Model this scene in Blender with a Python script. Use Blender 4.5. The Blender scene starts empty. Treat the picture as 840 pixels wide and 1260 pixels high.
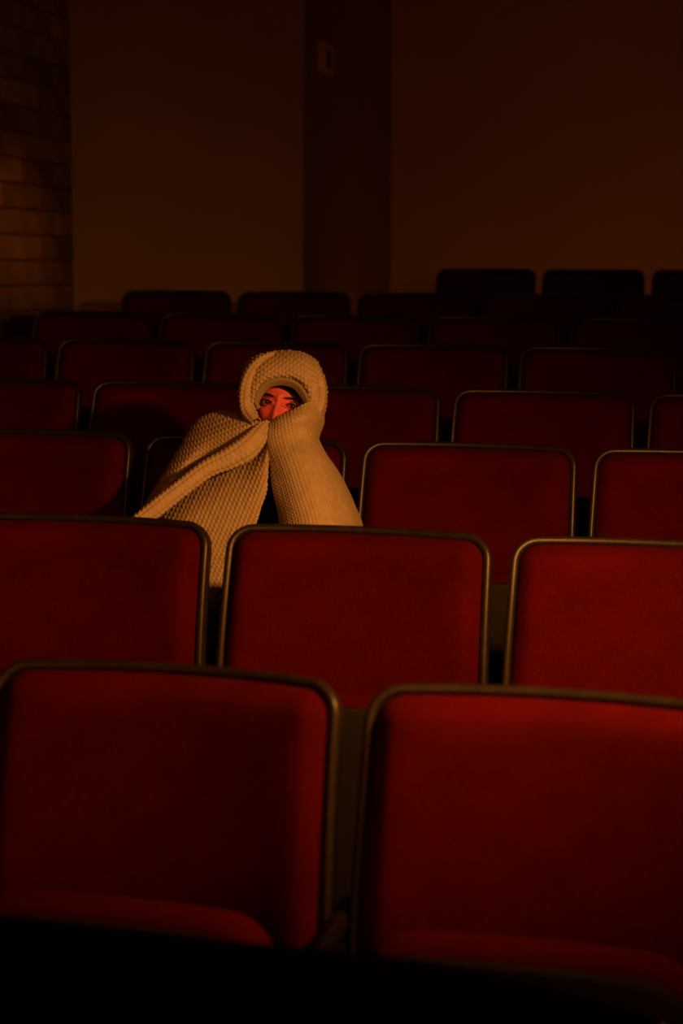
import bpy, bmesh, math, random
import numpy as np
from mathutils import Vector, Matrix, noise
random.seed(7)
sc = bpy.context.scene
COL = sc.collection
rad = math.radians

# ------------------------------------------------------------------ camera
YAW, PITCH, ROLL, CZ, FPX = rad(14.022), rad(8.20), rad(0.305), 1.44, 2103.5
rt = Vector((math.cos(YAW), math.sin(YAW), 0))
fw = Vector((-math.sin(YAW)*math.cos(PITCH), math.cos(YAW)*math.cos(PITCH), -math.sin(PITCH)))
up = rt.cross(fw)
r2 = rt*math.cos(ROLL) + up*math.sin(ROLL)
u2 = up*math.cos(ROLL) - rt*math.sin(ROLL)
cam_d = bpy.data.cameras.new('camera'); cam = bpy.data.objects.new('camera', cam_d); COL.objects.link(cam)
cam.matrix_world = Matrix(((r2.x, u2.x, -fw.x, 0), (r2.y, u2.y, -fw.y, 0), (r2.z, u2.z, -fw.z, CZ), (0, 0, 0, 1)))
cam_d.sensor_fit = 'VERTICAL'; cam_d.sensor_height = 36; cam_d.sensor_width = 24
cam_d.lens = FPX/1260*36
cam_d.dof.use_dof = True; cam_d.dof.focus_distance = 3.95; cam_d.dof.aperture_fstop = 3.2
sc.camera = cam

def at(px, py, Y):
    """world point seen at pixel (px,py) of the photograph, lying at world depth Y"""
    d = r2*((px-420)/FPX) - u2*((py-630)/FPX) + fw
    t = Y/d.y
    return Vector((d.x*t, Y, CZ + d.z*t))

# ------------------------------------------------------------------ light
sc.view_settings.view_transform = 'Standard'; sc.view_settings.look = 'None'
sc.view_settings.exposure = 0; sc.view_settings.gamma = 1
w = bpy.data.worlds.new('dark_hall'); sc.world = w; w.use_nodes = True
w.node_tree.nodes['Background'].inputs[0].default_value = (1, .25, .1, 1)
w.node_tree.nodes['Background'].inputs[1].default_value = .0006

def lamp(name, kind, loc, target, energy, color, **kw):
    d = bpy.data.lights.new(name, kind); o = bpy.data.objects.new(name, d); COL.objects.link(o)
    o.location = loc
    o.rotation_euler = (Vector(target)-Vector(loc)).to_track_quat('-Z', 'Y').to_euler()
    d.energy = energy; d.color = color
    for k, v in kw.items(): setattr(d, k, v)
    return o
AMBER = (1, .32, .045)
lamp('stage_spotlight', 'SPOT', (.36, 1.97, 1.67), (-.62, 2.95, .80), 152, AMBER, spot_size=rad(92), spot_blend=1.0, shadow_soft_size=.035)
WASH = (1, .22, .035)
lamp('wall_glow_left', 'AREA', (-2.9, 7.95, .62), (-2.9, 8.6, 2.6), .11, WASH, shape='RECTANGLE', size=1.6, size_y=.1)  # added wash for the left back wall, no fixture behind the row
lamp('wall_glow_right', 'AREA', (-.2, 9.3, .62), (-.2, 10.6, 2.6), 2.3, WASH, shape='RECTANGLE', size=3.6, size_y=.1)  # same added wash for the deeper back wall, hidden behind the seats
lamp('added_front_fill', 'AREA', (.6, -2.0, 2.2), (-1.5, 9, 1.4), 26.0, WASH, shape='RECTANGLE', size=2.5, size_y=1.0)  # added fill from the front to lift the walls, not a known lamp
lamp('side_wall_patch_spot', 'SPOT', (.5, 5.2, 3.3), (-3.63, 7.95, 1.60), 90, (1, .24, .03), spot_size=rad(9.5), spot_blend=1.0, shadow_soft_size=.02)  # added spot that makes the lit patch on the blocks, source unseen

# ------------------------------------------------------------------ materials
def mat(name, col, rough=.7, metal=0., spec=.3, bump=None, var=0., vscale=6, sheen=0.):
    m = bpy.data.materials.new(name); m.use_nodes = True
    nt = m.node_tree; b = nt.nodes['Principled BSDF']
    b.inputs['Base Color'].default_value = (*col, 1)
    b.inputs['Roughness'].default_value = rough; b.inputs['Metallic'].default_value = metal
    b.inputs['Specular IOR Level'].default_value = spec
    if sheen: b.inputs['Sheen Weight'].default_value = sheen; b.inputs['Sheen Tint'].default_value = (*col, 1)
    tc = nt.nodes.new('ShaderNodeTexCoord')
    if var:
        n = nt.nodes.new('ShaderNodeTexNoise'); n.inputs['Scale'].default_value = vscale; n.inputs['Detail'].default_value = 4
        nt.links.new(tc.outputs['Object'], n.inputs['Vector'])
        r = nt.nodes.new('ShaderNodeValToRGB')
        r.color_ramp.elements[0].position = .3; r.color_ramp.elements[1].position = .7
        r.color_ramp.elements[0].color = (*[c*(1-var) for c in col], 1); r.color_ramp.elements[1].color = (*[min(1, c*(1+var)) for c in col], 1)
        nt.links.new(n.outputs['Fac'], r.inputs['Fac']); nt.links.new(r.outputs['Color'], b.inputs['Base Color'])
    if bump:
        sc_, st, dist = bump
        n = nt.nodes.new('ShaderNodeTexNoise'); n.inputs['Scale'].default_value = sc_; n.inputs['Detail'].default_value = 3
        nt.links.new(tc.outputs['Object'], n.inputs['Vector'])
        bp = nt.nodes.new('ShaderNodeBump'); bp.inputs['Strength'].default_value = st; bp.inputs['Distance'].default_value = dist
        nt.links.new(n.outputs['Fac'], bp.inputs['Height']); nt.links.new(bp.outputs['Normal'], b.inputs['Normal'])
    return m

def per_piece(m, amt):
    """each piece that uses the material gets its own shade"""
    nt = m.node_tree; b = nt.nodes['Principled BSDF']; src = b.inputs['Base Color'].links[0].from_socket
    oi = nt.nodes.new('ShaderNodeObjectInfo'); r = nt.nodes.new('ShaderNodeMapRange')
    r.inputs['To Min'].default_value = 1-amt; r.inputs['To Max'].default_value = 1+amt*.6
    nt.links.new(oi.outputs['Random'], r.inputs['Value'])
    v = nt.nodes.new('ShaderNodeVectorMath'); v.operation = 'SCALE'
    nt.links.new(src, v.inputs[0]); nt.links.new(r.outputs[0], v.inputs['Scale']); nt.links.new(v.outputs[0], b.inputs['Base Color'])

def fabric(name, col):
    """woven upholstery: crossing thread waves for colour and relief"""
    m = mat(name, col, .95, 0, .08)
    nt = m.node_tree; b = nt.nodes['Principled BSDF']
    tc = nt.nodes.new('ShaderNodeTexCoord')
    n = nt.nodes.new('ShaderNodeTexNoise'); n.inputs['Scale'].default_value = 420; n.inputs['Detail'].default_value = 2
    mp = nt.nodes.new('ShaderNodeMapping'); mp.inputs['Scale'].default_value = (1, 1, .35)
    nt.links.new(tc.outputs['Object'], mp.inputs['Vector']); nt.links.new(mp.outputs[0], n.inputs['Vector'])
    n2 = nt.nodes.new('ShaderNodeTexNoise'); n2.inputs['Scale'].default_value = 9; n2.inputs['Detail'].default_value = 5
    nt.links.new(tc.outputs['Object'], n2.inputs['Vector'])
    mx = nt.nodes.new('ShaderNodeMath'); mx.operation = 'ADD'
    nt.links.new(n.outputs['Fac'], mx.inputs[0]); nt.links.new(n2.outputs['Fac'], mx.inputs[1])
    r = nt.nodes.new('ShaderNodeMapRange'); r.inputs['From Min'].default_value = .7; r.inputs['From Max'].default_value = 1.3
    r.inputs['To Min'].default_value = .68; r.inputs['To Max'].default_value = 1.3
    nt.links.new(mx.outputs[0], r.inputs['Value'])
    vm = nt.nodes.new('ShaderNodeVectorMath'); vm.operation = 'SCALE'; vm.inputs[0].default_value = col
    nt.links.new(r.outputs[0], vm.inputs['Scale']); nt.links.new(vm.outputs[0], b.inputs['Base Color'])
    bp = nt.nodes.new('ShaderNodeBump'); bp.inputs['Strength'].default_value = .5; bp.inputs['Distance'].default_value = .0012
    nt.links.new(n.outputs['Fac'], bp.inputs['Height']); nt.links.new(bp.outputs['Normal'], b.inputs['Normal'])
    return m

M = dict(
    red=fabric('red_upholstery', (.066, .0012, .0008)),
    rim=mat('aged_bronze_edge', (.021, .017, .013), .38, .1, .6, (300, .25, .001), .25, 40),
    shell=mat('dark_back_shell', (.01, .009, .008), .6),
    pan=mat('brown_seat_pan', (.014, .012, .011), .6, 0, .3, (200, .2, .001)),
    iron=mat('dark_iron_frame', (.006, .005, .005), .6, .2),
    arm=mat('dark_wood_arm', (.014, .008, .006), .5, 0, .4),
    bolt=mat('steel_bolt', (.5, .45, .4), .3, .9),
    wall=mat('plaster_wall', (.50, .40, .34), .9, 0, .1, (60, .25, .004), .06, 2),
    pillar=mat('shaded_side_wall', (.30, .235, .20), .9, 0, .1, (60, .25, .004), .06, 2),  # plaster colour darkened to put the side face's shade into it
    brick=mat('painted_block', (.36, .27, .20), .85, 0, .15, (90, .4, .003), .22, 5),
    mortar=mat('mortar', (.2, .15, .12), .95),
    floor=mat('dark_carpet', (.01, .006, .005), .95, 0, .05, (400, .5, .002)),
    ceil=mat('ceiling_paint', (.25, .2, .17), .9),
    plate=mat('ivory_plate', (.75, .55, .42), .5), slot=mat('dark_switch', (.03, .03, .025), .5),
    black=mat('matte_black_paint', (.004, .004, .004), .9, 0, .05),
    blanket=mat('cream_plush', (.54, .48, .40), .95, 0, .05, (700, .5, .0015), .10, 60, .25),
    hem=mat('smooth_hem', (.34, .31, .22), .8, 0, .1, (500, .3, .0006)),
    skin=mat('skin', (.80, .17, .26), .5, 0, .35, (900, .1, .0003), .05, 60),
    hair=mat('black_hair', (.012, .008, .008), .5, 0, .4, (900, .4, .001)),
    eye=mat('eye_white', (.34, .10, .12), .15, 0, .6), iris=mat('dark_iris', (.015, .008, .008), .1, 0, .8),
    cloth=mat('dark_clothing', (.02, .016, .02), .9),
)

per_piece(M['brick'], .45)
# ------------------------------------------------------------------ helpers
def mesh(name, V, F, m, smooth=True):
    me = bpy.data.meshes.new(name); me.from_pydata([tuple(v) for v in V], [], [tuple(f) for f in F]); me.materials.append(m)
    me.validate(); me.update()
    if smooth: me.polygons.foreach_set('use_smooth', [True]*len(me.polygons))
    return me
def link(name, me, parent=None, loc=None):
    o = bpy.data.objects.new(name, me); COL.objects.link(o)
    if parent: o.parent = parent
    if loc is not None: o.location = loc
    return o
def empty(name, loc, rz=0):
    o = bpy.data.objects.new(name, None); COL.objects.link(o); o.location = loc; o.rotation_euler.z = rz; o.empty_display_size = .1
    return o
def tag(o, label=None, cat=None, group=None, kind=None):
    if label: o['label'] = label
    if cat: o['category'] = cat
    if group: o['group'] = group
    if kind: o['kind'] = kind
    return o
def box(x0, x1, y0, y1, z0, z1, bev=0.):
    bm = bmesh.new(); bmesh.ops.create_cube(bm, size=1)
    for v in bm.verts:
        v.co = Vector(((x0+x1)/2+v.co.x*(x1-x0), (y0+y1)/2+v.co.y*(y1-y0), (z0+z1)/2+v.co.z*(z1-z0)))
    if bev: bmesh.ops.bevel(bm, geom=bm.edges[:], offset=bev, segments=2, affect='EDGES', profile=.5)
    bm.verts.index_update()
    V = [v.co.copy() for v in bm.verts]; F = [[v.index for v in f.verts] for f in bm.faces]; bm.free()
    return V, F
def cat(*parts):
    V, F = [], []
    for v, f in parts:
        n = len(V); V += list(v); F += [[i+n for i in q] for q in f]
    return V, F
def rrect(w0, w1, L, r0, r1, k=7):
    """closed outline in (x,s), s from 0 (top, half-width w0) to L (half-width w1); corner radii r0 top, r1 bottom; starts bottom-left, runs up and over"""
    P = []
    for cx, cs, r, a0 in ((-w1+r1, L-r1, r1, 90), (-w0+r0, r0, r0, 180), (w0-r0, r0, r0, 270), (w1-r1, L-r1, r1, 0)):
        for i in range(k):
            a = rad(a0+90*i/(k-1)); P.append((cx+r*math.cos(a), cs+r*math.sin(a)))
    # densify long runs
    Q = []
    for i, p in enumerate(P):
        q = P[(i+1) % len(P)]; d = math.hypot(q[0]-p[0], q[1]-p[1]); n = max(1, int(d/.03))
        Q += [(p[0]+(q[0]-p[0])*j/n, p[1]+(q[1]-p[1])*j/n) for j in range(n)]
    return Q
def normals2(P):
    N = []
    for i in range(len(P)):
        a, b = P[i-1], P[(i+1) % len(P)]; t = (b[0]-a[0], b[1]-a[1]); l = math.hypot(*t) or 1
        N.append((t[1]/l, -t[0]/l))
    return N
def slab(P, n0, n1, r, fn, k=4, dome=0.):
    """solid with outline P between n0 and n1, edges rounded by r; fn(x,s,n) -> world"""
    N = normals2(P); cx = sum(p[0] for p in P)/len(P); cs = sum(p[1] for p in P)/len(P)
    if (P[0][0]-cx)*N[0][0]+(P[0][1]-cs)*N[0][1] < 0: N = [(-a, -b) for a, b in N]
    prof = [(r*(1-math.sin(a)), n0+r*(1-math.cos(a))) for a in [math.pi/2*i/k for i in range(k+1)]]
    prof += [(r*(1-math.cos(a)), n1-r*(1-math.sin(a))) for a in [math.pi/2*i/k for i in range(k+1)]]
    V, F = [], []; K = len(P)
    for ins, n in prof:
        for p, q in zip(P, N): V.append(fn(p[0]-q[0]*ins, p[1]-q[1]*ins, n))
    R = len(prof)
    for f_ in (.35, .75):     # extra rings on the top cap so it can dome
        for p, q in zip(P, N):
            x, s = p[0]-q[0]*r, p[1]-q[1]*r; V.append(fn(x+(cx-x)*f_, s+(cs-s)*f_, n1+dome*(1-(1-f_)**2)))
    R += 2
    for i in range(R-1):
        for j in range(K):
            jj = (j+1) % K; F.append([i*K+j, i*K+jj, (i+1)*K+jj, (i+1)*K+j])
    F.append(list(range(K))[::-1]); F.append([(R-1)*K+j for j in range(K)])
    return V, F
def fixn(me):
    bm = bmesh.new(); bm.from_mesh(me); bmesh.ops.recalc_face_normals(bm, faces=bm.faces); bm.to_mesh(me); bm.free(); return me

# ------------------------------------------------------------------ room shell
ROWS = [('A', 2.237, .875, -1.09), ('B', 3.129, .945, -1.025), ('C', 3.992, 1.024, -1.514), ('D', 4.831, 1.094, -1.997),
        ('E', 5.699, 1.179, -2.483), ('F', 6.573, 1.249, -2.966), ('G', 7.379, 1.324, -2.890), ('H', 8.817, 1.428, -1.717)]
SH = .88
def floor_z(y):
    ys = [-4, 1.3]+[r[1] for r in ROWS]+[11.3]; zs = [-.09, -.09]+[r[2]-SH for r in ROWS]+[.62]
    return float(np.interp(y, ys, zs))
XL, XR, YB, YL = -3.632, 3.6, 10.65, 8.6
XP0, XP1 = -2.362, -2.362
V, F = [], []
ys = [-4, 1.3]+[r[1] for r in ROWS]+[YB+.2]
for y in ys:
    z = floor_z(y)
    for x, dz in ((XL-.2, 0), (XR+.2, 0), (XR+.2, -.2), (XL-.2, -.2)): V.append((x, y, z+dz))
for i in range(len(ys)-1):
    for j in range(4): F.append([i*4+j, i*4+(j+1) % 4, (i+1)*4+(j+1) % 4, (i+1)*4+j])
F += [[3, 2, 1, 0], [len(V)-4, len(V)-3, len(V)-2, len(V)-1]]
tag(link('floor', fixn(mesh('floor', V, F, M['floor'], False))), kind='structure')
ZC = 4.6
def shell(name, b, m): return tag(link(name, mesh(name, *box(*b), m, False)), kind='structure')
shell('ceiling', (XL-.2, XR+.2, -4, YB+.2, ZC, ZC+.1), M['ceil'])
shell('wall_right', (XR, XR+.15, -4, YB, -.3, ZC), M['wall'])
shell('wall_back', (XP0, XR, YB, YB+.15, .3, ZC), M['wall'])
shell('wall_back_left', (XL, XP0-.002, YL, YL+.15, .3, ZC), M['wall'])
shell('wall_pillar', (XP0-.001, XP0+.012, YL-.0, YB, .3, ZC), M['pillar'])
wl = shell('wall_left', (XL-.18, XL-.014, -4, YL+.15, -.3, ZC), M['mortar'])
# blocks of the left wall
bh, bl = .125, .42
bmesh_brick = [mesh('brick', *box(-.02, 0+.003*k, -bl/2+.007, bl/2-.007, -bh/2+.006, bh/2-.006, .004), M['brick'], False) for k in range(3)]
zr = 0.52
n = 0
far, Y0 = [], 4.4
for i in range(23):
    z = zr+i*bh
    for j in range(11):
        y = YL-bl*.5-j*bl-(.21 if i % 2 else 0)
        if y < Y0 or n >= 236: continue
        n += 1
        o = link('brick', bmesh_brick[random.randrange(3)], wl, (XL, y, z))
    if i % 2:   # closing half block in the corner
        V_, F_ = box(-.02, .003, -.098, .098, -bh/2+.006, bh/2-.006, .004); link('brick', mesh('half_brick', V_, F_, M['brick'], False), wl, (XL, YL-.105, z))
parts = []
for i in range(-6, 33):
    z = zr+i*bh
    for j in range(32):
        y = YL-bl*.5-j*bl-(.21 if i % 2 else 0)
        if y < -3.8 or z < floor_z(y)+.1 or (0 <= i < 23 and y >= Y0): continue
        parts.append(box(XL-.02, XL+.002, y-bl/2+.007, y+bl/2-.007, z-bh/2+.006, z+bh/2-.006))
tag(link('block_courses', mesh('block_courses', *cat(*parts), M['brick'], False), wl), kind='stuff')

# switch plate on the dark wall
pc = at(397, 72, 9.0); pz = pc.z; py_ = 9.0*XP0/pc.x
sp = empty('wall_switch', (XP0+.012, py_, pz)); tag(sp, 'small pale rectangular plate with a dark slot high on the dark wall strip', 'switch plate')
def platefn(x, s, n): return (n, x, s)
link('plate', fixn(mesh('plate', *slab([(a, b-.075) for a, b in rrect(.15, .15, .15, .02, .02)], 0, .012, .004, platefn), M['plate'])), sp)
link('switch', mesh('switch', *box(.009, .018, -.01, .075, -.045, .045, .003), M['slot']), sp)

# low black barrier before the first row
def barfn(x, s, n): return (x, n, s)
p0, p1 = at(0, 1131, 1.5), at(560, 1179, 1.5)
P = []
ztop = (p0.z+p1.z)/2-.036
br = empty('front_barrier', (-1.0, 1.5, floor_z(1.5)))
tag(br, 'low matte black barrier with rounded end in front of the nearest row', 'barrier')
zt = ztop-br.location.z
prof = [(-.9, 0), (-.9, zt)]+[(x, zt) for x in np.linspace(-.7, .64, 8)]
prof += [(.64+.50*math.sin(a), zt-.20+.20*math.cos(a)) for a in np.linspace(.15, math.pi/2, 9)]+[(1.14, 0)]
link('panel', fixn(mesh('panel', *slab(prof, -.03, .03, .006, barfn), M['black'])), br)
cap = [(x, z) for x, z in prof[1:-1]]
V, F = [], []
for x, z in cap:
    for dy, dz in ((-.04, 0), (.04, 0), (.04, .022), (-.04, .022)): V.append((x, dy, z+dz-.004))
for i in range(len(cap)-1):
    for j in range(4): F.append([i*4+j, i*4+(j+1) % 4, (i+1)*4+(j+1) % 4, (i+1)*4+j])
F += [[0, 1, 2, 3], [len(V)-1, len(V)-2, len(V)-3, len(V)-4]]
link('top_cap', fixn(mesh('top_cap', V, F, M['black'], False)), br)

# ------------------------------------------------------------------ auditorium seats
RC = rad(19); W0, W1, LB = .257, .264, .47
CON = .044
def bk(x, s, n):       # back coordinates -> chair coordinates
    n = n - .30*s*s
    return (x, -s*math.sin(RC)-n*math.cos(RC)-CON*(abs(x)/W0)**2+CON*.6, SH-s*math.cos(RC)+n*math.sin(RC))
OUT = rrect(W0, W1, LB, .048, .03)
NOUT = normals2(OUT)
if (OUT[0][0])*NOUT[0][0] + (OUT[0][1]-LB/2)*NOUT[0][1] < 0: NOUT = [(-a, -b) for a, b in NOUT]
def edge_dist(x, s):       # distance inside the rounded backrest outline
    hw = W0+(W1-W0)*s/LB-.014; r = .040 if s < LB/2 else .02
    qx, qs = abs(x)-hw+r, abs(s-LB/2)-(LB/2-.014)+r
    return -(math.hypot(max(qx, 0), max(qs, 0))+min(max(qx, qs), 0)-r)
def back_cushion():
    V, F = [], []; K = len(OUT); cs = LB/2
    base = [(p[0]-q[0]*.015, p[1]-q[1]*.015) for p, q in zip(OUT, NOUT)]
    for p in base: V.append(bk(p[0], p[1], -.012))
    qs = [0, .008, .02, .035, .055, .08, .11, .145, .19, .25, .33, .42, .52, .62, .72, .82, .92]
    for q_ in qs+[1]:
        for x, s in (base if q_ < 1 else [(0, cs)]):
            x, s = x*(1-q_), s+(cs-s)*q_
            d = max(0, edge_dist(x, s)); t = min(1, d/.055)
            h = .034*math.sqrt(max(0, 1-(1-t)**2))
            h += (.016*(1-((s-.08)/.32)**2))*min(1, d/.03)
            V.append(bk(x, s, h-.004))
    R = len(qs)+1
    for i in range(R-1):
        for j in range(K): F.append([i*K+j, i*K+(j+1) % K, (i+1)*K+(j+1) % K, (i+1)*K+j])
    for j in range(K): F.append([(R-1)*K+j, (R-1)*K+(j+1) % K, R*K])
    F.append(list(range(K)))
    return V, F
def rim():
    # edge band swept round the sides and top
    idx = [i for i, p in enumerate(OUT) if p[1] < LB-.02]
    # order so the run starts low on the left side
    K = len(OUT); st = next(i for i in range(K) if OUT[i][1] < LB-.02 and OUT[i-1][1] >= LB-.02)
    run = [(st+i) % K for i in range(K) if OUT[(st+i) % K][1] < LB-.02]
    sec = [(.0, -.020), (.002, -.023), (.012, -.023), (.015, -.02), (.016, .004), (.014, .009), (.009, .011), (.003, .009), (.0, .004)]
    V, F = [], []
    for i in run:
        p, q = OUT[i], NOUT[i]
        for a, n in sec: V.append(bk(p[0]-q[0]*a, p[1]-q[1]*a, n))
    S = len(sec)
    for i in range(len(run)-1):
        for j in range(S): F.append([i*S+j, i*S+(j+1) % S, (i+1)*S+(j+1) % S, (i+1)*S+j])
    F.append(list(range(S))); F.append([len(V)-1-j for j in range(S)])
    return V, F
inset = [(p[0]-q[0]*.004, p[1]-q[1]*.004) for p, q in zip(OUT, NOUT)]
SEAT = rrect(.215, .228, .40, .07, .03)
def folded(x, s, n):   # s=0 front edge (up), n towards the pan side (camera)
    n += .0
    a = rad(6)
    return (x, -.225 - n*math.cos(a) + s*.02, .609 - s*math.cos(a) + .0*n - (x/.2)**2*.006)
def opened(x, s, n):
    return (x, -.42+s*.99, .44-n-s*.05)
ME = {}
ME['cushion'] = fixn(mesh('back_cushion', *back_cushion(), M['red']))
ME['rim'] = fixn(mesh('rim', *rim(), M['rim']))
ME['shell'] = fixn(mesh('back_shell', *slab(inset, -.019, -.005, .004, bk), M['shell']))
def seatpair(fn):
    return (fixn(mesh('seat_cushion', *slab(SEAT, -.060, .012, .026, fn, 5), M['red'])),
            fixn(mesh('seat_pan', *slab([(x*.97, .014+s*.97) for x, s in SEAT], .010, .026, .007, fn, 3, .012), M['pan'])))
ME['seat'], ME['pan'] = seatpair(folded)
ME['seat_o'], ME['pan_o'] = seatpair(opened)
def bolt(fn):
    out = []
    for sx in (-1, 1):
        V, F = [], []
        c = (sx*.165, .065)
        for r, h in ((.0075, .026), (.0075, .031), (.005, .034)):
            for i in range(10):
                a = i*math.tau/10; V.append(fn(c[0]+r*math.cos(a), c[1]+r*math.sin(a), h))
        for k in range(2):
            for i in range(10): F.append([k*10+i, k*10+(i+1) % 10, (k+1)*10+(i+1) % 10, (k+1)*10+i])
        F.append(list(range(20, 30)))
        out.append(fixn(mesh('bolt', V, F, M['bolt'])))
    return out
ME['bolt'], ME['bolt_o'] = bolt(folded), bolt(opened)
# side frame (iron standard) + arm pad, at x = +-0.275
def standard(x):
    P = [(-.33, 0), (-.33, .03), (-.24, .06), (-.22, .30), (-.27, .50), (-.27, .537), (-.02, .545), (-.01, .50), (-.06, .40), (-.05, .08), (.03, .03), (.03, 0)]
    f = lambda a, s, n: (x+n, a, s)
    return fixn(mesh('side_frame', *slab(P, -.011, .011, .003, f, 2), M['iron'], False))
def armpad(x):
    P = [(p[0], p[1]) for p in rrect(.013, .013, .27, .012, .010, 5)]
    f = lambda a, s, n: (x+a, -.305+s, .538+n+.02*(s/.27))
    return fixn(mesh('armrest', *slab(P, 0, .028, .010, f, 3, .003), M['arm']))
for s in (-1, 1):
    ME['std%d' % s] = standard(s*.275); ME['arm%d' % s] = armpad(s*.275)
for k in (-1, 1):
    ME['brk%d' % k] = mesh('bracket', *cat(box(k*.236 if k > 0 else -.264, k*.264 if k > 0 else -.236, -.115, -.06, .40, .53, .004)), M['iron'], False)
def hinge(): return mesh('hinge_bar', *cat(box(-.262, .262, -.20, -.155, .30, .325, .004)), M['iron'], False)
ME['hinge'] = hinge()

def build_seat(opened_=False):
    t = empty('auditorium_seat', (0, 0, 0))
    link('backrest_cushion', ME['cushion'], t)
    link('rim', ME['rim'], t)['label'] = 'bronze-coloured edge band round the backrest'
    sh = link('back_shell', ME['shell'], t)
    k = '_o' if opened_ else ''
    link('seat_cushion', ME['seat'+k], t)
    p = link('seat_pan', ME['pan'+k], t)
    for b in ME['bolt'+k]: link('bolt', b, p)
    link('hinge_bar', ME['hinge'], t)
    for s in (-1, 1): link('bracket', ME['brk%d' % s], t)
    link('side_frame', ME['std1'], t); link('armrest', ME['arm1'], t)
    return t
def copy_tree(o, parent=None):
    c = o.copy(); COL.objects.link(c); c.parent = parent
    for ch in [x for x in o.children]: copy_tree(ch, c)
    return c
proto = build_seat(); first = True
ORD = ['nearest row', 'second row from the front', 'third row from the front', 'fourth row from the front', 'fifth row from the front',
       'sixth row from the front', 'seventh row from the front', 'row by the back wall']
SPAN = {'A': (0, 2), 'B': (-1, 2), 'C': (-1, 3), 'D': (-1, 4), 'E': (-1, 4), 'F': (0, 5), 'G': (0, 5), 'H': (0, 3)}
SPECIAL = {('A', 0): 'its right rim edge bare against the centre gap, left half of the frame', }
names = {2: ['left', 'right'], 3: ['left', 'middle', 'right'], 4: ['leftmost', 'second from left', 'second from right', 'rightmost'],
         5: ['leftmost', 'second from left', 'middle', 'second from right', 'rightmost'],
         6: ['leftmost', 'second from left', 'third from left', 'third from right', 'second from right', 'rightmost']}
LOOK = {'A': 'large red seat showing its folded-up cushion', 'B': 'bright red seat with bronze rim',
        'C': 'dark red seat with thin rim', 'D': 'dim red seat with faint rim',
        'E': 'dim dark red auditorium seat', 'F': 'nearly black-red auditorium seat', 'G': 'shadowed auditorium seat', 'H': 'black silhouetted seat back'}
PITCH_X = .55
for ri, (rn, Y, zt, ph) in enumerate(ROWS):
    a, b = SPAN[rn]; cnt = b-a
    for k in range(a, b):
        x = ph+(k+.5)*PITCH_X+.006
        if (rn, k) == ('C', 0):
            o = build_seat(True)
            lab = 'red auditorium seat folded down under the blanket-wrapped person, third row'
        else:
            if first: o = proto; first = False
            else: o = copy_tree(proto)
            lab = '%s, %s in the %s' % (LOOK[rn], names[cnt][k-a], ORD[ri])
        o.location = (x, Y, zt-SH)
        tag(o, lab, 'seat', 'auditorium seats, %s' % ORD[ri])
        if k == a:
            link('side_frame', ME['std-1'], o); link('armrest', ME['arm-1'], o)
# lower aisle seat at the left end behind the sixth row
o = copy_tree(proto); o.location = (-2.89-.275-.03, 7.379, 1.324-SH)
for ch in list(o.children):
    if ch.name.split('.')[0] in ('backrest_cushion', 'rim', 'back_shell'): ch.location.z -= .115
link('side_frame', ME['std-1'], o); link('armrest', ME['arm-1'], o)
tag(o, 'black silhouetted low-backed aisle seat by the block wall at far left', 'seat')

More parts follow.
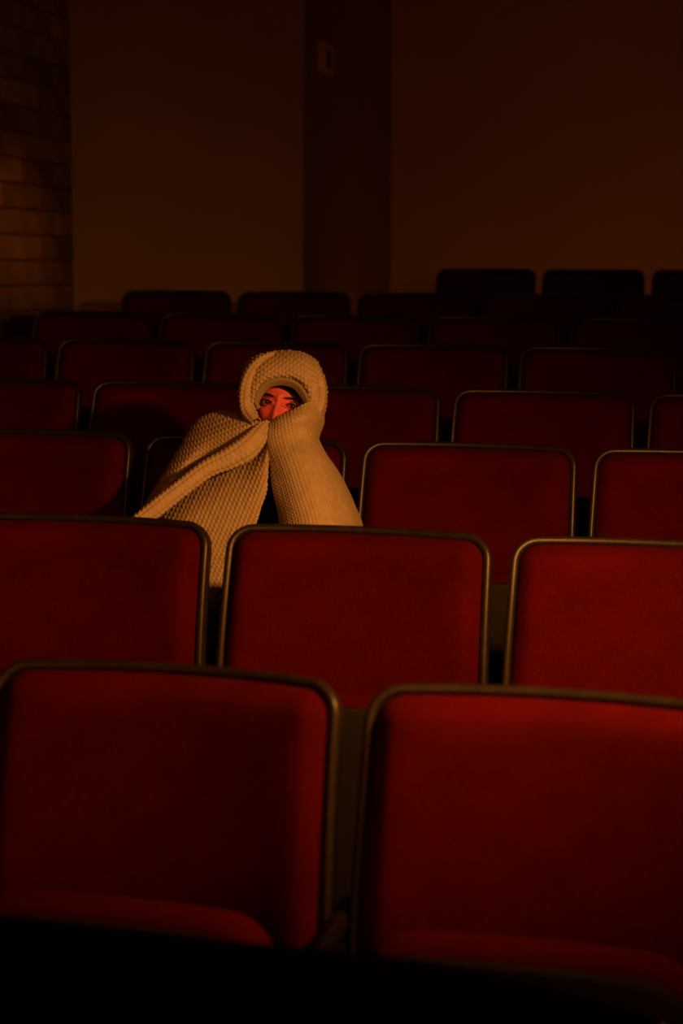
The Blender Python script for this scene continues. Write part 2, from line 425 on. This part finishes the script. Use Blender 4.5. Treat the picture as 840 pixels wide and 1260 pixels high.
# ------------------------------------------------------------------ blanket
def cr(P, t):       # Catmull-Rom along axis 0 of array P (n,...) at parameters t (in index units), ends clamped
    n = len(P); i = np.clip(np.floor(t).astype(int), 0, n-2); f = (t-i)
    sh = (len(t),)+(1,)*(P.ndim-1); f = f.reshape(sh)
    g = lambda k: P[np.clip(k, 0, n-1)]
    p0 = np.where((i-1 >= 0).reshape(sh), g(i-1), 2*g(i)-g(i+1)); p3 = np.where((i+2 <= n-1).reshape(sh), g(i+2), 2*g(i+1)-g(i))
    p1, p2 = g(i), g(i+1)
    return .5*((2*p1)+(-p0+p2)*f+(2*p0-5*p1+4*p2-p3)*f*f+(-p0+3*p1-3*p2+p3)*f**3)
BOB = .0096
def sheet(ctrl, nu, nv, out=(0, -1, 0), amp=.0030, wr=.004, seed=0, bob=BOB, rot=0., twoside=True, mid=None, plane=None):
    """ctrl[a][b] -> world points; returns thick sheet with rows of small puffs as real relief"""
    C = np.array([[tuple(p) for p in row] for row in ctrl], float)
    G = cr(C, np.linspace(0, C.shape[0]-1, nu)); G = cr(G.transpose(1, 0, 2), np.linspace(0, C.shape[1]-1, nv)).transpose(1, 0, 2)
    # metric parameters (mean arc length along both directions)
    du = np.linalg.norm(np.diff(G, axis=0), axis=2); dv = np.linalg.norm(np.diff(G, axis=1), axis=2)
    U = np.concatenate([np.zeros((1, nv)), np.cumsum(du, axis=0)]); Vv = np.concatenate([np.zeros((nu, 1)), np.cumsum(dv, axis=1)], axis=1)
    U = U-U[nu//2]; Vv = Vv-Vv[:, mid if mid is not None else nv//2][:, None]
    if plane is not None:      # weave laid flat over the fold before it was gathered
        U, Vv = G[..., 0]*1.0+.25*G[..., 1], G[..., 2]
        rot = plane
    gu = np.gradient(G, axis=0); gv = np.gradient(G, axis=1)
    N = np.cross(gu, gv); N /= np.linalg.norm(N, axis=2, keepdims=True)+1e-12
    if (N*np.array(out)).sum(2).mean() < 0: N = -N
    # soft wrinkles
    rs = np.random.RandomState(seed); Wn = np.zeros_like(U)
    for k in range(7):
        th = rs.uniform(0, math.pi); fr = rs.uniform(12, 45)
        Wn += np.sin((U*math.cos(th)+Vv*math.sin(th))*fr*2+rs.uniform(0, 6))/7
    a = (U*math.cos(rot)+Vv*math.sin(rot))/bob; b = (-U*math.sin(rot)+Vv*math.cos(rot))/bob
    row = np.floor(b); a2 = a+.5*(row % 2)
    fa = np.abs(a2-np.floor(a2)-.5)*2; fb = np.abs(b-row-.5)*2
    puff = np.clip(1-fa**3, 0, 1)*np.clip(1-fb**2.4, 0, 1)
    puff = puff*(1+.15*np.sin(a2.astype(int)*12.9+row*78.2))
    G = G+N*(wr*Wn+amp*(puff-.5))[..., None]
    V = G.reshape(-1, 3); F = []
    idx = np.arange(nu*nv).reshape(nu, nv)
    q = np.stack([idx[:-1, :-1], idx[1:, :-1], idx[1:, 1:], idx[:-1, 1:]], -1).reshape(-1, 4)
    if twoside:
        st = 1
        B = (G-N*.009).reshape(-1, 3); nn = len(V)
        q2 = q[:, ::-1]+nn
        border = np.concatenate([idx[0, :], idx[1:, -1], idx[-1, -2::-1], idx[-2:0:-1, 0]])
        bn = np.roll(border, -1)
        e = np.stack([border, bn, bn+nn, border+nn], -1)
        V = np.concatenate([V, B]); q = np.concatenate([q, q2, e])
    return V, q
def P_(*rows): return [[at(*p) for p in r] for r in rows]
pieces = []
# hood: rings run from the face opening to the back of the head; columns go from lower left, over the top, to lower right
hood = P_(
    [(323, 520, 3.690), (315, 503, 3.690), (316, 488, 3.690), (328, 471.5, 3.690), (347, 466.5, 3.690), (363, 469, 3.690), (375, 481, 3.690), (377, 496, 3.688), (368, 515, 3.68)],
    [(318, 524, 3.672), (311, 505, 3.674), (313, 485, 3.674), (325, 465, 3.674), (346, 460, 3.674), (366, 464, 3.674), (379, 478, 3.674), (381, 498, 3.672), (375, 520, 3.66)],
    [(308, 526, 3.680), (304, 506, 3.684), (306, 481, 3.684), (318, 454, 3.688), (346, 447, 3.690), (372, 452, 3.688), (387, 472, 3.682), (390, 499, 3.680), (384, 524, 3.67)],
    [(300, 525, 3.73), (298, 508, 3.72), (299, 478, 3.72), (311, 446, 3.728), (345, 436, 3.735), (379, 442, 3.728), (395, 467, 3.72), (398, 499, 3.715), (391, 528, 3.71)],
    [(298, 525, 3.79), (295, 508, 3.79), (294, 477, 3.79), (306, 443, 3.80), (345, 431, 3.81), (383, 439, 3.80), (400, 466, 3.79), (402, 499, 3.78), (394, 530, 3.78)],
    [(303, 530, 3.87), (300, 510, 3.89), (300, 482, 3.90), (312, 452, 3.91), (345, 441, 3.92), (376, 450, 3.91), (393, 472, 3.90), (395, 500, 3.89), (388, 532, 3.87)],
    [(318, 535, 3.92), (318, 515, 3.94), (320, 495, 3.95), (328, 474, 3.96), (346, 466, 3.96), (362, 472, 3.96), (374, 488, 3.95), (376, 508, 3.94), (372, 535, 3.92)],
)
pieces.append(sheet(hood, 170, 230, amp=.0030, wr=.002, seed=3, plane=rad(-28)))
# rolled fold running down the left side of the hood
roll_pts = [((337, 435), 3.740, .004), ((322, 443), 3.715, .0095), ((311, 455), 3.698, .013), ((304, 472), 3.690, .015), ((302, 490), 3.685, .0155), ((305, 507), 3.672, .0145), ((315, 520), 3.645, .010)]
def roll_piece(pts, nu=110, nv=44, rows=7, bob=BOB):
    cs = [at(p[0][0], p[0][1], p[1]) for p in pts]; ctrl = []
    for i, c in enumerate(cs):
        t = (cs[min(i+1, len(cs)-1)]-cs[max(i-1, 0)]).normalized()
        s = t.cross(Vector((0, -1, 0))).normalized(); d = s.cross(t).normalized(); r = pts[i][2]
        ctrl.append([c+s*(r*math.cos(a))+d*(r*math.sin(a)) for a in [math.tau*k/8-.3 for k in range(9)]])
    # outward direction differs round the tube: offset by hand
    C = np.array([[tuple(p) for p in row] for row in ctrl]); G = cr(C, np.linspace(0, len(C)-1, nu)); G = cr(G.transpose(1, 0, 2), np.linspace(0, 8, nv)).transpose(1, 0, 2)
    cen = G[:, :-1].mean(1, keepdims=True); R = G-cen; rr = np.linalg.norm(R, axis=2, keepdims=True); R = R/(rr+1e-9)
    u = np.concatenate([[0], np.cumsum(np.linalg.norm(np.diff(cen[:, 0], axis=0), axis=1))]); a = u[:, None]/bob; b = np.linspace(0, rows, nv)[None, :]
    row_ = np.floor(b); a2 = a+.5*(row_ % 2); fa = np.abs(a2-np.floor(a2)-.5)*2; fb = np.abs(b-row_-.5)*2
    G = G+R*(.0034*(np.clip(1-fa**3, 0, 1)*np.clip(1-fb**2.4, 0, 1)-.4))[..., None]
    idx = np.arange(nu*nv).reshape(nu, nv); q = np.stack([idx[:-1, :-1], idx[1:, :-1], idx[1:, 1:], idx[:-1, 1:]], -1).reshape(-1, 4)
    return G.reshape(-1, 3), q
pieces.append(roll_piece(roll_pts))
pieces.append(roll_piece([((374, 438), 3.755, .003), ((386, 453), 3.725, .008), ((393, 473), 3.70, .0115), ((393, 493), 3.69, .012), ((386, 509), 3.675, .011), ((372, 520), 3.63, .006)]))
# right front panel (viewer's right): columns from the open inner edge outwards
right = P_(
    [(345, 524, 3.66), (334, 518, 3.635), (341, 513, 3.628), (352, 508, 3.628), (364, 502, 3.632), (378, 495, 3.65), (392, 492, 3.70), (399, 500, 3.78), (396, 505, 3.86)],
    [(344, 534, 3.65), (330, 526, 3.62), (339, 521, 3.598), (352, 518, 3.588), (366, 515, 3.590), (381, 514, 3.615), (394, 514, 3.68), (399, 520, 3.78), (396, 525, 3.87)],
    [(342, 550, 3.64), (330, 545, 3.60), (342, 542, 3.580), (356, 540, 3.580), (370, 538, 3.592), (381, 537, 3.622), (388, 538, 3.67), (393, 544, 3.76), (392, 548, 3.88)],
    [(345, 575, 3.61), (332, 573, 3.575), (346, 571, 3.54), (362, 568, 3.53), (379, 566, 3.54), (395, 565, 3.58), (407, 569, 3.65), (413, 576, 3.75), (415, 580, 3.87)],
    [(350, 612, 3.58), (337, 610, 3.550), (353, 609, 3.505), (371, 607, 3.49), (392, 605, 3.50), (412, 605, 3.55), (428, 610, 3.63), (434, 616, 3.74), (436, 620, 3.86)],
    [(357, 648, 3.56), (343, 646, 3.525), (360, 646, 3.475), (380, 645, 3.455), (403, 644, 3.47), (425, 645, 3.53), (441, 648, 3.62), (447, 652, 3.73), (448, 656, 3.85)],
    [(360, 700, 3.54), (348, 700, 3.50), (366, 700, 3.45), (388, 700, 3.43), (412, 700, 3.45), (433, 700, 3.52), (448, 700, 3.62), (453, 703, 3.73), (454, 706, 3.85)],
    [(362, 760, 3.53), (352, 760, 3.49), (370, 760, 3.44), (392, 760, 3.42), (415, 760, 3.44), (436, 760, 3.52), (450, 760, 3.62), (455, 763, 3.73), (456, 766, 3.85)],
)
pieces.append(sheet(right, 280, 240, amp=.0016, wr=.0030, seed=5, bob=.0088))
# left front panel: curves run from the chin down and to the left; ordered from the shoulder outline to the inner edge
shoulder = P_(
    [(304, 515, 3.86), (275, 512, 3.90), (246, 524, 3.90), (222, 562, 3.86), (194, 610, 3.80), (166, 655, 3.74), (150, 700, 3.70)],
    [(301, 509, 3.77), (270, 505, 3.80), (242, 518, 3.80), (216, 558, 3.75), (187, 606, 3.69), (158, 650, 3.64), (140, 700, 3.60)],
    [(309, 513, 3.695), (284, 518, 3.69), (256, 534, 3.69), (229, 566, 3.665), (199, 603, 3.63), (168, 645, 3.60), (150, 700, 3.57)],
    [(318, 518, 3.650), (298, 528, 3.645), (268, 548, 3.665), (240, 575, 3.69), (208, 610, 3.68), (176, 650, 3.67), (158, 700, 3.65)],
    [(326, 528, 3.63), (308, 545, 3.65), (278, 566, 3.70), (250, 588, 3.74), (218, 618, 3.74), (188, 655, 3.73), (165, 700, 3.70)],
)
pieces.append(sheet(shoulder, 200, 260, amp=.0028, wr=.0016, seed=9, plane=rad(24)))
# long rolled fold sweeping down to the left
pieces.append(roll_piece([((330, 519), 3.635, .006), ((322, 531), 3.615, .019), ((303, 552), 3.575, .027), ((280, 565), 3.550, .0235), ((255, 577), 3.525, .0195), ((228, 597), 3.490, .0185), ((194, 624), 3.440, .0185), ((160, 652), 3.395, .018), ((125, 682), 3.37, .017)], nu=290, nv=90, rows=9, bob=.0112))
left = P_(
    [(329, 540, 3.640), (314, 558, 3.640), (285, 573, 3.650), (255, 587, 3.650), (228, 605, 3.640), (194, 633, 3.63), (160, 680, 3.62)],
    [(330, 548, 3.600), (322, 570, 3.572), (300, 588, 3.570), (274, 602, 3.565), (249, 619, 3.550), (219, 646, 3.525), (188, 700, 3.51)],
    [(331, 556, 3.588), (325, 584, 3.548), (311, 604, 3.527), (291, 623, 3.515), (268, 645, 3.500), (245, 676, 3.485), (222, 730, 3.47)],
    [(331, 563, 3.578), (328, 592, 3.540), (322, 617, 3.515), (311, 644, 3.497), (294, 672, 3.480), (276, 703, 3.47), (260, 740, 3.46)],
    [(329, 566, 3.582), (328, 596, 3.548), (322, 622, 3.525), (312, 649, 3.505), (297, 677, 3.490), (280, 705, 3.48), (264, 742, 3.47)],
    [(323, 568, 3.61), (320, 595, 3.59), (313, 620, 3.57), (303, 646, 3.55), (288, 672, 3.53), (270, 700, 3.52), (254, 735, 3.50)],
)
pieces.append(sheet(left, 260, 260, amp=.0026, wr=.0022, seed=10, plane=rad(68)))
# back of the blanket hanging behind the shoulders
back = P_(
    [(318, 525, 3.92), (335, 520, 3.95), (355, 520, 3.96), (375, 522, 3.95), (390, 528, 3.90)],
    [(250, 525, 3.89), (300, 530, 3.93), (350, 530, 3.95), (385, 540, 3.93), (396, 548, 3.87)],
    [(215, 580, 3.84), (280, 580, 3.91), (340, 580, 3.93), (395, 580, 3.91), (420, 588, 3.86)],
    [(170, 650, 3.76), (250, 650, 3.88), (330, 650, 3.90), (410, 650, 3.88), (448, 656, 3.83)],
    [(150, 700, 3.70), (240, 700, 3.86), (330, 700, 3.88), (415, 700, 3.86), (456, 760, 3.83)],
)
pieces.append(sheet(back, 60, 60, out=(0, 1, 0), amp=0, wr=.003, seed=11))
allV = np.concatenate([p[0] for p in pieces]); offs = np.cumsum([0]+[len(p[0]) for p in pieces[:-1]])
allF = np.concatenate([p[1]+o for p, o in zip(pieces, offs)])
me = bpy.data.meshes.new('blanket'); me.from_pydata(allV.tolist(), [], allF.tolist()); me.materials.append(M['blanket']); me.update()
me.polygons.foreach_set('use_smooth', [True]*len(me.polygons))
# origin at the blanket's base
base = Vector((-1.12, 3.62, .62))
me.transform(Matrix.Translation(-base))
bl_o = link('blanket', fixn(me), None, base)
tag(bl_o, 'cream textured plush blanket wrapped over head and shoulders of the seated person', 'blanket')
# smooth hem round the face
hp = [(321, 503), (318, 494), (321, 485), (329, 476), (340, 472), (351, 472), (362, 476), (370, 485), (374, 495), (373, 506)]
ctrl = []
for i, (x, y) in enumerate(hp):
    ks = (.1, .8)[i] if i < 2 else ((.1, .8)[len(hp)-1-i] if i > len(hp)-3 else 1)
    cx, cy = 346, 500
    d = Vector((x-cx, y-cy)); d.normalize()
    ctrl.append([at(x+d.x*(a*ks+4*(1-ks)), y+d.y*(a*ks+4*(1-ks)), Y+.012*(1-ks)) for a, Y in ((-2.4, 3.700), (-3.0, 3.688), (-2.0, 3.682), (1.0, 3.677), (4, 3.673), (7, 3.674))])
hv, hf = sheet(ctrl, 80, 20, amp=0, wr=.0004, seed=2)
hm = bpy.data.meshes.new('hem'); hm.from_pydata(hv.tolist(), [], hf.tolist()); hm.materials.append(M['hem']); hm.polygons.foreach_set('use_smooth', [True]*len(hm.polygons))
hm.transform(Matrix.Translation(-base)); ho = link('hem', fixn(hm), bl_o); ho['label'] = 'smooth plain band edging the face opening'

# ------------------------------------------------------------------ person
HC = Vector(at(352.5, 499, 3.79))                     # head centre
def head_matrix():
    face_cam = math.atan2(HC.x, HC.y)                # angle so that -Y faces the camera
    return Matrix.Translation(HC) @ Matrix.Rotation(-face_cam, 4, 'Z') @ Matrix.Rotation(rad(8.2), 4, 'Y') @ Matrix.Rotation(rad(-14), 4, 'Z') @ Matrix.Rotation(rad(-5), 4, 'X') @ Matrix.Scale(.97, 4)
HM = head_matrix()
g = lambda x, z, cx, cz, sx, sz: np.exp(-((x-cx)/sx)**2-((z-cz)/sz)**2)
EX, EZ, EY = .0305, .0, -.0748
def head_grid():
    nu, nv = 300, 260
    # longitudes denser towards the face (-Y)
    a = np.linspace(-1, 1, nu); th = math.pi*(.45*a+.55*a**3); ph = np.linspace(-math.pi/2, math.pi/2, nv)
    T, Pp = np.meshgrid(th, ph, indexing='ij')
    x = .071*np.sin(T)*np.cos(Pp); y = -.092*np.cos(T)*np.cos(Pp); z = .112*np.sin(Pp)
    # squarer face front, narrower jaw
    front = np.clip(-y/.092, 0, 1)
    jaw = np.clip((-z-.02)/.09, 0, 1)
    x = x*(1-.32*jaw); y = y+jaw*.010*(front > 0)
    flat = front**.5*.006*np.exp(-((z-.0)/.08)**2)
    y = y+flat*.3
    f = (front > .2)*1.
    d = np.zeros_like(x)
    d += .0035*g(x, z, -.03, .021, .022, .007)+.0035*g(x, z, .03, .021, .022, .007)      # brow ridge
    d -= .014*g(x, z, -EX, .001, .019, .013)+.014*g(x, z, EX, .001, .019, .013)           # sockets
    d += .0075*g(x, z, -.040, -.030, .022, .018)+.0075*g(x, z, .040, -.030, .022, .018)    # cheeks
    bridge = np.clip((.012-z)/.050, 0, 1)*(z > -.052)
    d += (.006+.018*bridge**1.2)*np.exp(-(x/(.0075+.006*bridge))**2)*(1/(1+np.exp(-(z+.043)*900)))*(1/(1+np.exp((z-.020)*260)))
    d += .010*g(x, z, 0, -.038, .009, .008)
    d += .009*g(x, z, -.0135, -.040, .0055, .006)+.009*g(x, z, .0135, -.040, .0055, .006)
    d -= .005*g(x, z, -.007, -.0475, .0035, .003)+.005*g(x, z, .007, -.0475, .0035, .003)
    d += .006*g(x, z, 0, -.066, .022, .005)+.006*g(x, z, 0, -.076, .019, .0055)-.004*g(x, z, 0, -.071, .024, .0018)
    d += .010*g(x, z, 0, -.098, .018, .012)
    # lids around an almond opening
    for s in (-1, 1):
        ex = (x-s*EX)/.0135; ez = (z-(.0006*s*0))/.0056*(1+.25*ex**2)
        r = np.sqrt(ex**2+ez**2)
        d += .0100*np.exp(-((r-1.28)/.42)**2)*(z > -.02)
        d -= .014/(1+np.exp((r-.98)*26))
    y = y-d*f
    return x, y, z, nu, nv
hx, hy, hz, nu, nv = head_grid()
HV = np.stack([hx, hy, hz], -1).reshape(-1, 3)
idx = np.arange(nu*nv).reshape(nu, nv)
HF = np.stack([idx[:-1, :-1], idx[1:, :-1], idx[1:, 1:], idx[:-1, 1:]], -1).reshape(-1, 4)
HW = np.array([tuple(HM @ Vector(v)) for v in HV])

def skinned(name, joints, edges, radii, m, sub=2):
    me = bpy.data.meshes.new(name); me.from_pydata([tuple(j) for j in joints], edges, [])
    o = bpy.data.objects.new(name, me); COL.objects.link(o)
    md = o.modifiers.new('s', 'SKIN'); md.use_smooth_shade = True
    for v, r in zip(me.skin_vertices[0].data, radii): v.radius = (r, r)
    me.skin_vertices[0].data[0].use_root = True
    sb = o.modifiers.new('d', 'SUBSURF'); sb.levels = sub; sb.render_levels = sub
    dg = bpy.context.evaluated_depsgraph_get(); ev = bpy.data.meshes.new_from_object(o.evaluated_get(dg))
    bpy.data.objects.remove(o); bpy.data.meshes.remove(me)
    V = [tuple(v.co) for v in ev.vertices]; F = [list(p.vertices) for p in ev.polygons]; bpy.data.meshes.remove(ev)
    return V, F
fz = floor_z(3.7)
cx = -1.20
J = dict(pel=(cx, 3.74, fz+.60), waist=(cx+.01, 3.80, fz+.68), chest=(cx+.05, 3.80, fz+.78), neck=(-1.10, 3.81, fz+.88), headb=(-1.09, 3.80, fz+.96),
         shl=(-1.23, 3.80, fz+.85), ell=(-1.25, 3.70, fz+.66), wrl=(-1.115, 3.69, fz+.83), shr=(-1.00, 3.79, fz+.85), elr=(-.97, 3.68, fz+.66), wrr=(-1.045, 3.68, fz+.83),
         hipl=(cx-.08, 3.70, fz+.58), knl=(cx-.10, 3.33, fz+.57), anl=(cx-.09, 3.36, fz+.12), tol=(cx-.09, 3.24, fz+.05),
         hipr=(cx+.08, 3.70, fz+.58), knr=(cx+.10, 3.33, fz+.57), anr=(cx+.09, 3.36, fz+.12), tor=(cx+.09, 3.24, fz+.05))
Rr = dict(pel=.115, waist=.105, chest=.10, neck=.042, headb=.045, shl=.045, ell=.036, wrl=.022, shr=.045, elr=.036, wrr=.022,
          hipl=.075, knl=.052, anl=.032, tol=.028, hipr=.075, knr=.052, anr=.032, tor=.028)
keys = list(J)
E_ = [('pel', 'waist'), ('waist', 'chest'), ('chest', 'neck'), ('neck', 'headb'), ('chest', 'shl'), ('shl', 'ell'), ('ell', 'wrl'), ('chest', 'shr'), ('shr', 'elr'), ('elr', 'wrr'),
      ('pel', 'hipl'), ('hipl', 'knl'), ('knl', 'anl'), ('anl', 'tol'), ('pel', 'hipr'), ('hipr', 'knr'), ('knr', 'anr'), ('anr', 'tor')]
ed = [(keys.index(a), keys.index(b)) for a, b in E_]
bV, bF = skinned('body', [J[k] for k in keys], ed, [Rr[k]*.86 for k in keys], M['skin'])
# hands: palm and five bent fingers gathered at the blanket edge under the chin
def hand(w, s):
    w = Vector(w); js, es, rr = [w, w+Vector((s*.004, -.006, .035)), w+Vector((s*.008, -.010, .065))], [(0, 1), (1, 2)], [.021, .026, .022]
    for k, (off, L) in enumerate(((-.021, .85), (-.007, 1), (.008, .95), (.021, .75))):
        b = w+Vector((s*.006+off, -.008, .072)); i = len(js)
        js += [b, b+Vector((s*.008, -.010, .026*L)), b+Vector((s*.022, .004, .034*L)), b+Vector((s*.024, .018, .022*L))]
        es += [(2, i), (i, i+1), (i+1, i+2), (i+2, i+3)]; rr += [.0095, .009, .0085, .0075]
    b = w+Vector((s*.026, -.004, .028)); i = len(js)
    js += [b, b+Vector((s*.014, .010, .020)), b+Vector((s*.010, .020, .040))]; es += [(1, i), (i, i+1), (i+1, i+2)]; rr += [.011, .010, .0085]
    return skinned('hand', js, es, rr, M['skin'], 1)
hl = hand(J['wrl'], 1); hr_ = hand(J['wrr'], -1)
per = empty('person', (cx, 3.7, fz))
tag(per, 'person huddled in the third row, only eyes and nose visible, peering towards viewer\'s left', 'person')
inv = Vector((-cx, -3.7, -fz))
def plink(name, V, F, m, parent=per, smooth=True):
    me = mesh(name, V, F, m, smooth); me.transform(Matrix.Translation(inv)); return link(name, me, parent)
allp = cat((bV, bF), (HW.tolist(), HF.tolist()), hl, hr_)
body = plink('body', *allp, M['skin'])
cl_keys = [k for k in keys if k not in ('neck', 'headb')]
# clothes follow the body, a little larger
tk = ['pel', 'waist', 'chest', 'shl', 'ell', 'wrl', 'shr', 'elr', 'wrr']
sV, sF = skinned('sweater', [J[k] for k in tk], [(tk.index(a), tk.index(b)) for a, b in E_ if a in tk and b in tk], [Rr[k]*.86+.012 for k in tk], M['cloth'])
plink('sweater', sV, sF, M['cloth'])
lk = ['pel', 'hipl', 'knl', 'anl', 'hipr', 'knr', 'anr']
tV, tF = skinned('trousers', [J[k] for k in lk], [(lk.index(a), lk.index(b)) for a, b in E_ if a in lk and b in lk], [Rr[k]*.86+.010 for k in lk], M['cloth'])
plink('trousers', tV, tF, M['cloth'])
for s, a, t in (('l', 'anl', 'tol'), ('r', 'anr', 'tor')):
    A, T = Vector(J[a]), Vector(J[t])
    v, f = skinned('shoe', [A+Vector((0, .03, -.07)), A+Vector((0, -.02, -.06)), T+Vector((0, 0, -.01)), T+Vector((0, -.06, -.015))], [(0, 1), (1, 2), (2, 3)], [.036, .04, .036, .03], M['cloth'], 1)
    plink('shoe', v, f, M['cloth'])
def sph(c, r, sx=1, sy=1, sz=1, n=20, m=14):
    V, F = [], []
    for i in range(m+1):
        for j in range(n):
            a, b = math.pi*i/m, math.tau*j/n
            V.append((c[0]+r*sx*math.sin(a)*math.cos(b), c[1]-r*sy*math.cos(a), c[2]+r*sz*math.sin(a)*math.sin(b)))
    for i in range(m):
        for j in range(n): F.append([i*n+j, i*n+(j+1) % n, (i+1)*n+(j+1) % n, (i+1)*n+j])
    return V, F
def hd(V): return [tuple(HM @ Vector(v)) for v in V]
for s in (-1, 1):
    v, f = sph((s*EX, EY, EZ), .0122); e = plink('eyeball', hd(v), f, M['eye'])
    gx = .0018     # gaze
    v, f = sph((s*EX+gx*1.4, EY-.0078, EZ+.0006), .0066, 1, .85, 1); io = plink('iris', hd(v), f, M['iris'], body); io.parent = e
    # brow
    V, F = [], []
    pts = [(s*(.012+.036*t), .0155+.0045*math.sin(t*2.4)-.003*t, .0024*math.sin(math.pi*min(1, t*.8+.2))+.0006) for t in np.linspace(0, 1, 14)]
    def yface(x, z):
        k = np.argmin((hx-x)**2+(hz-z)**2+(hy > 0)*9); return hy.ravel()[k]
    for x, z, r in pts:
        y = yface(x, z)
        for j in range(8): a = math.tau*j/8; V.append((x, y-.0005+.0016*math.cos(a), z+r*math.sin(a)))
    for i in range(len(pts)-1):
        for j in range(8): F.append([i*8+j, i*8+(j+1) % 8, (i+1)*8+(j+1) % 8, (i+1)*8+j])
    plink('eyebrow', hd(V), F, M['hair'])
    V, F = [], []
    n_ = 14
    for i in range(n_):
        t = -1+2*i/(n_-1); x = s*EX+.0138*t; z = .0052*(1-t*t)**.6*1.0+EZ; y = EY-.0122*math.sqrt(max(0, 1-(.0138*t/.0150)**2))-.0012
        for j in range(6): a = math.tau*j/6; V.append((x, y+.0009*math.cos(a), z+.0011*math.sin(a)))
    for i in range(n_-1):
        for j in range(6): F.append([i*6+j, i*6+(j+1) % 6, (i+1)*6+(j+1) % 6, (i+1)*6+j])
    plink('eyelashes', hd(V), F, M['hair'])
# hair cap with parting and a lock at the temple
a = np.linspace(-math.pi, math.pi, 90); p = np.linspace(-.5, math.pi/2, 50)
V, F = [], []
for i, t in enumerate(a):
    for j, q in enumerate(p):
        face = math.cos(t)*math.cos(q)
        lim = .62+.25*abs(math.sin(t))
        k = 1.06+.01*math.sin(t*40)*math.cos(q)
        zz = math.sin(q)
        if face > 0 and zz < .50+.35*(1-abs(math.sin(t)))*0: k = 1.06-.5*max(0, min(1, (face-.33)*4))*max(0, min(1, (.56-zz)*6))
        V.append((.071*k*math.sin(t)*math.cos(q), -.092*k*math.cos(t)*math.cos(q), .112*k*zz))
for i in range(len(a)-1):
    for j in range(len(p)-1): F.append([i*50+j, (i+1)*50+j, (i+1)*50+j+1, i*50+j+1])
# strands swept from the parting down past the right temple
for k in range(5):
    o_ = k*.0042
    pts = [(-.006+o_*.3, .041+o_), (.010+o_*.5, .0395+o_), (.025+o_*.7, .034+o_*.8), (.037+o_*.8, .0245+o_*.6), (.046+o_*.8, .011+o_*.3), (.051+o_*.8, -.004), (.054+o_*.8, -.03)]
    pts = cr(np.array(pts), np.linspace(0, 6, 26)); n0 = len(V)
    for i, (x, z) in enumerate(pts):
        x = min(x, .0690); y = -.092*math.sqrt(max(.02, 1-(x/.0715)**2-(z/.112)**2))-.003
        r = .0042*(.35+.65*math.sin(math.pi*min(1, (i+2)/20)))
        for j in range(6): a_ = math.tau*j/6; V.append((x+.2*r*math.cos(a_), y-.003+r*math.cos(a_), z+r*math.sin(a_)))
    for i in range(len(pts)-1):
        for j in range(6): F.append([n0+i*6+j, n0+i*6+(j+1) % 6, n0+(i+1)*6+(j+1) % 6, n0+(i+1)*6+j])
plink('hair', hd(V), F, M['hair'])
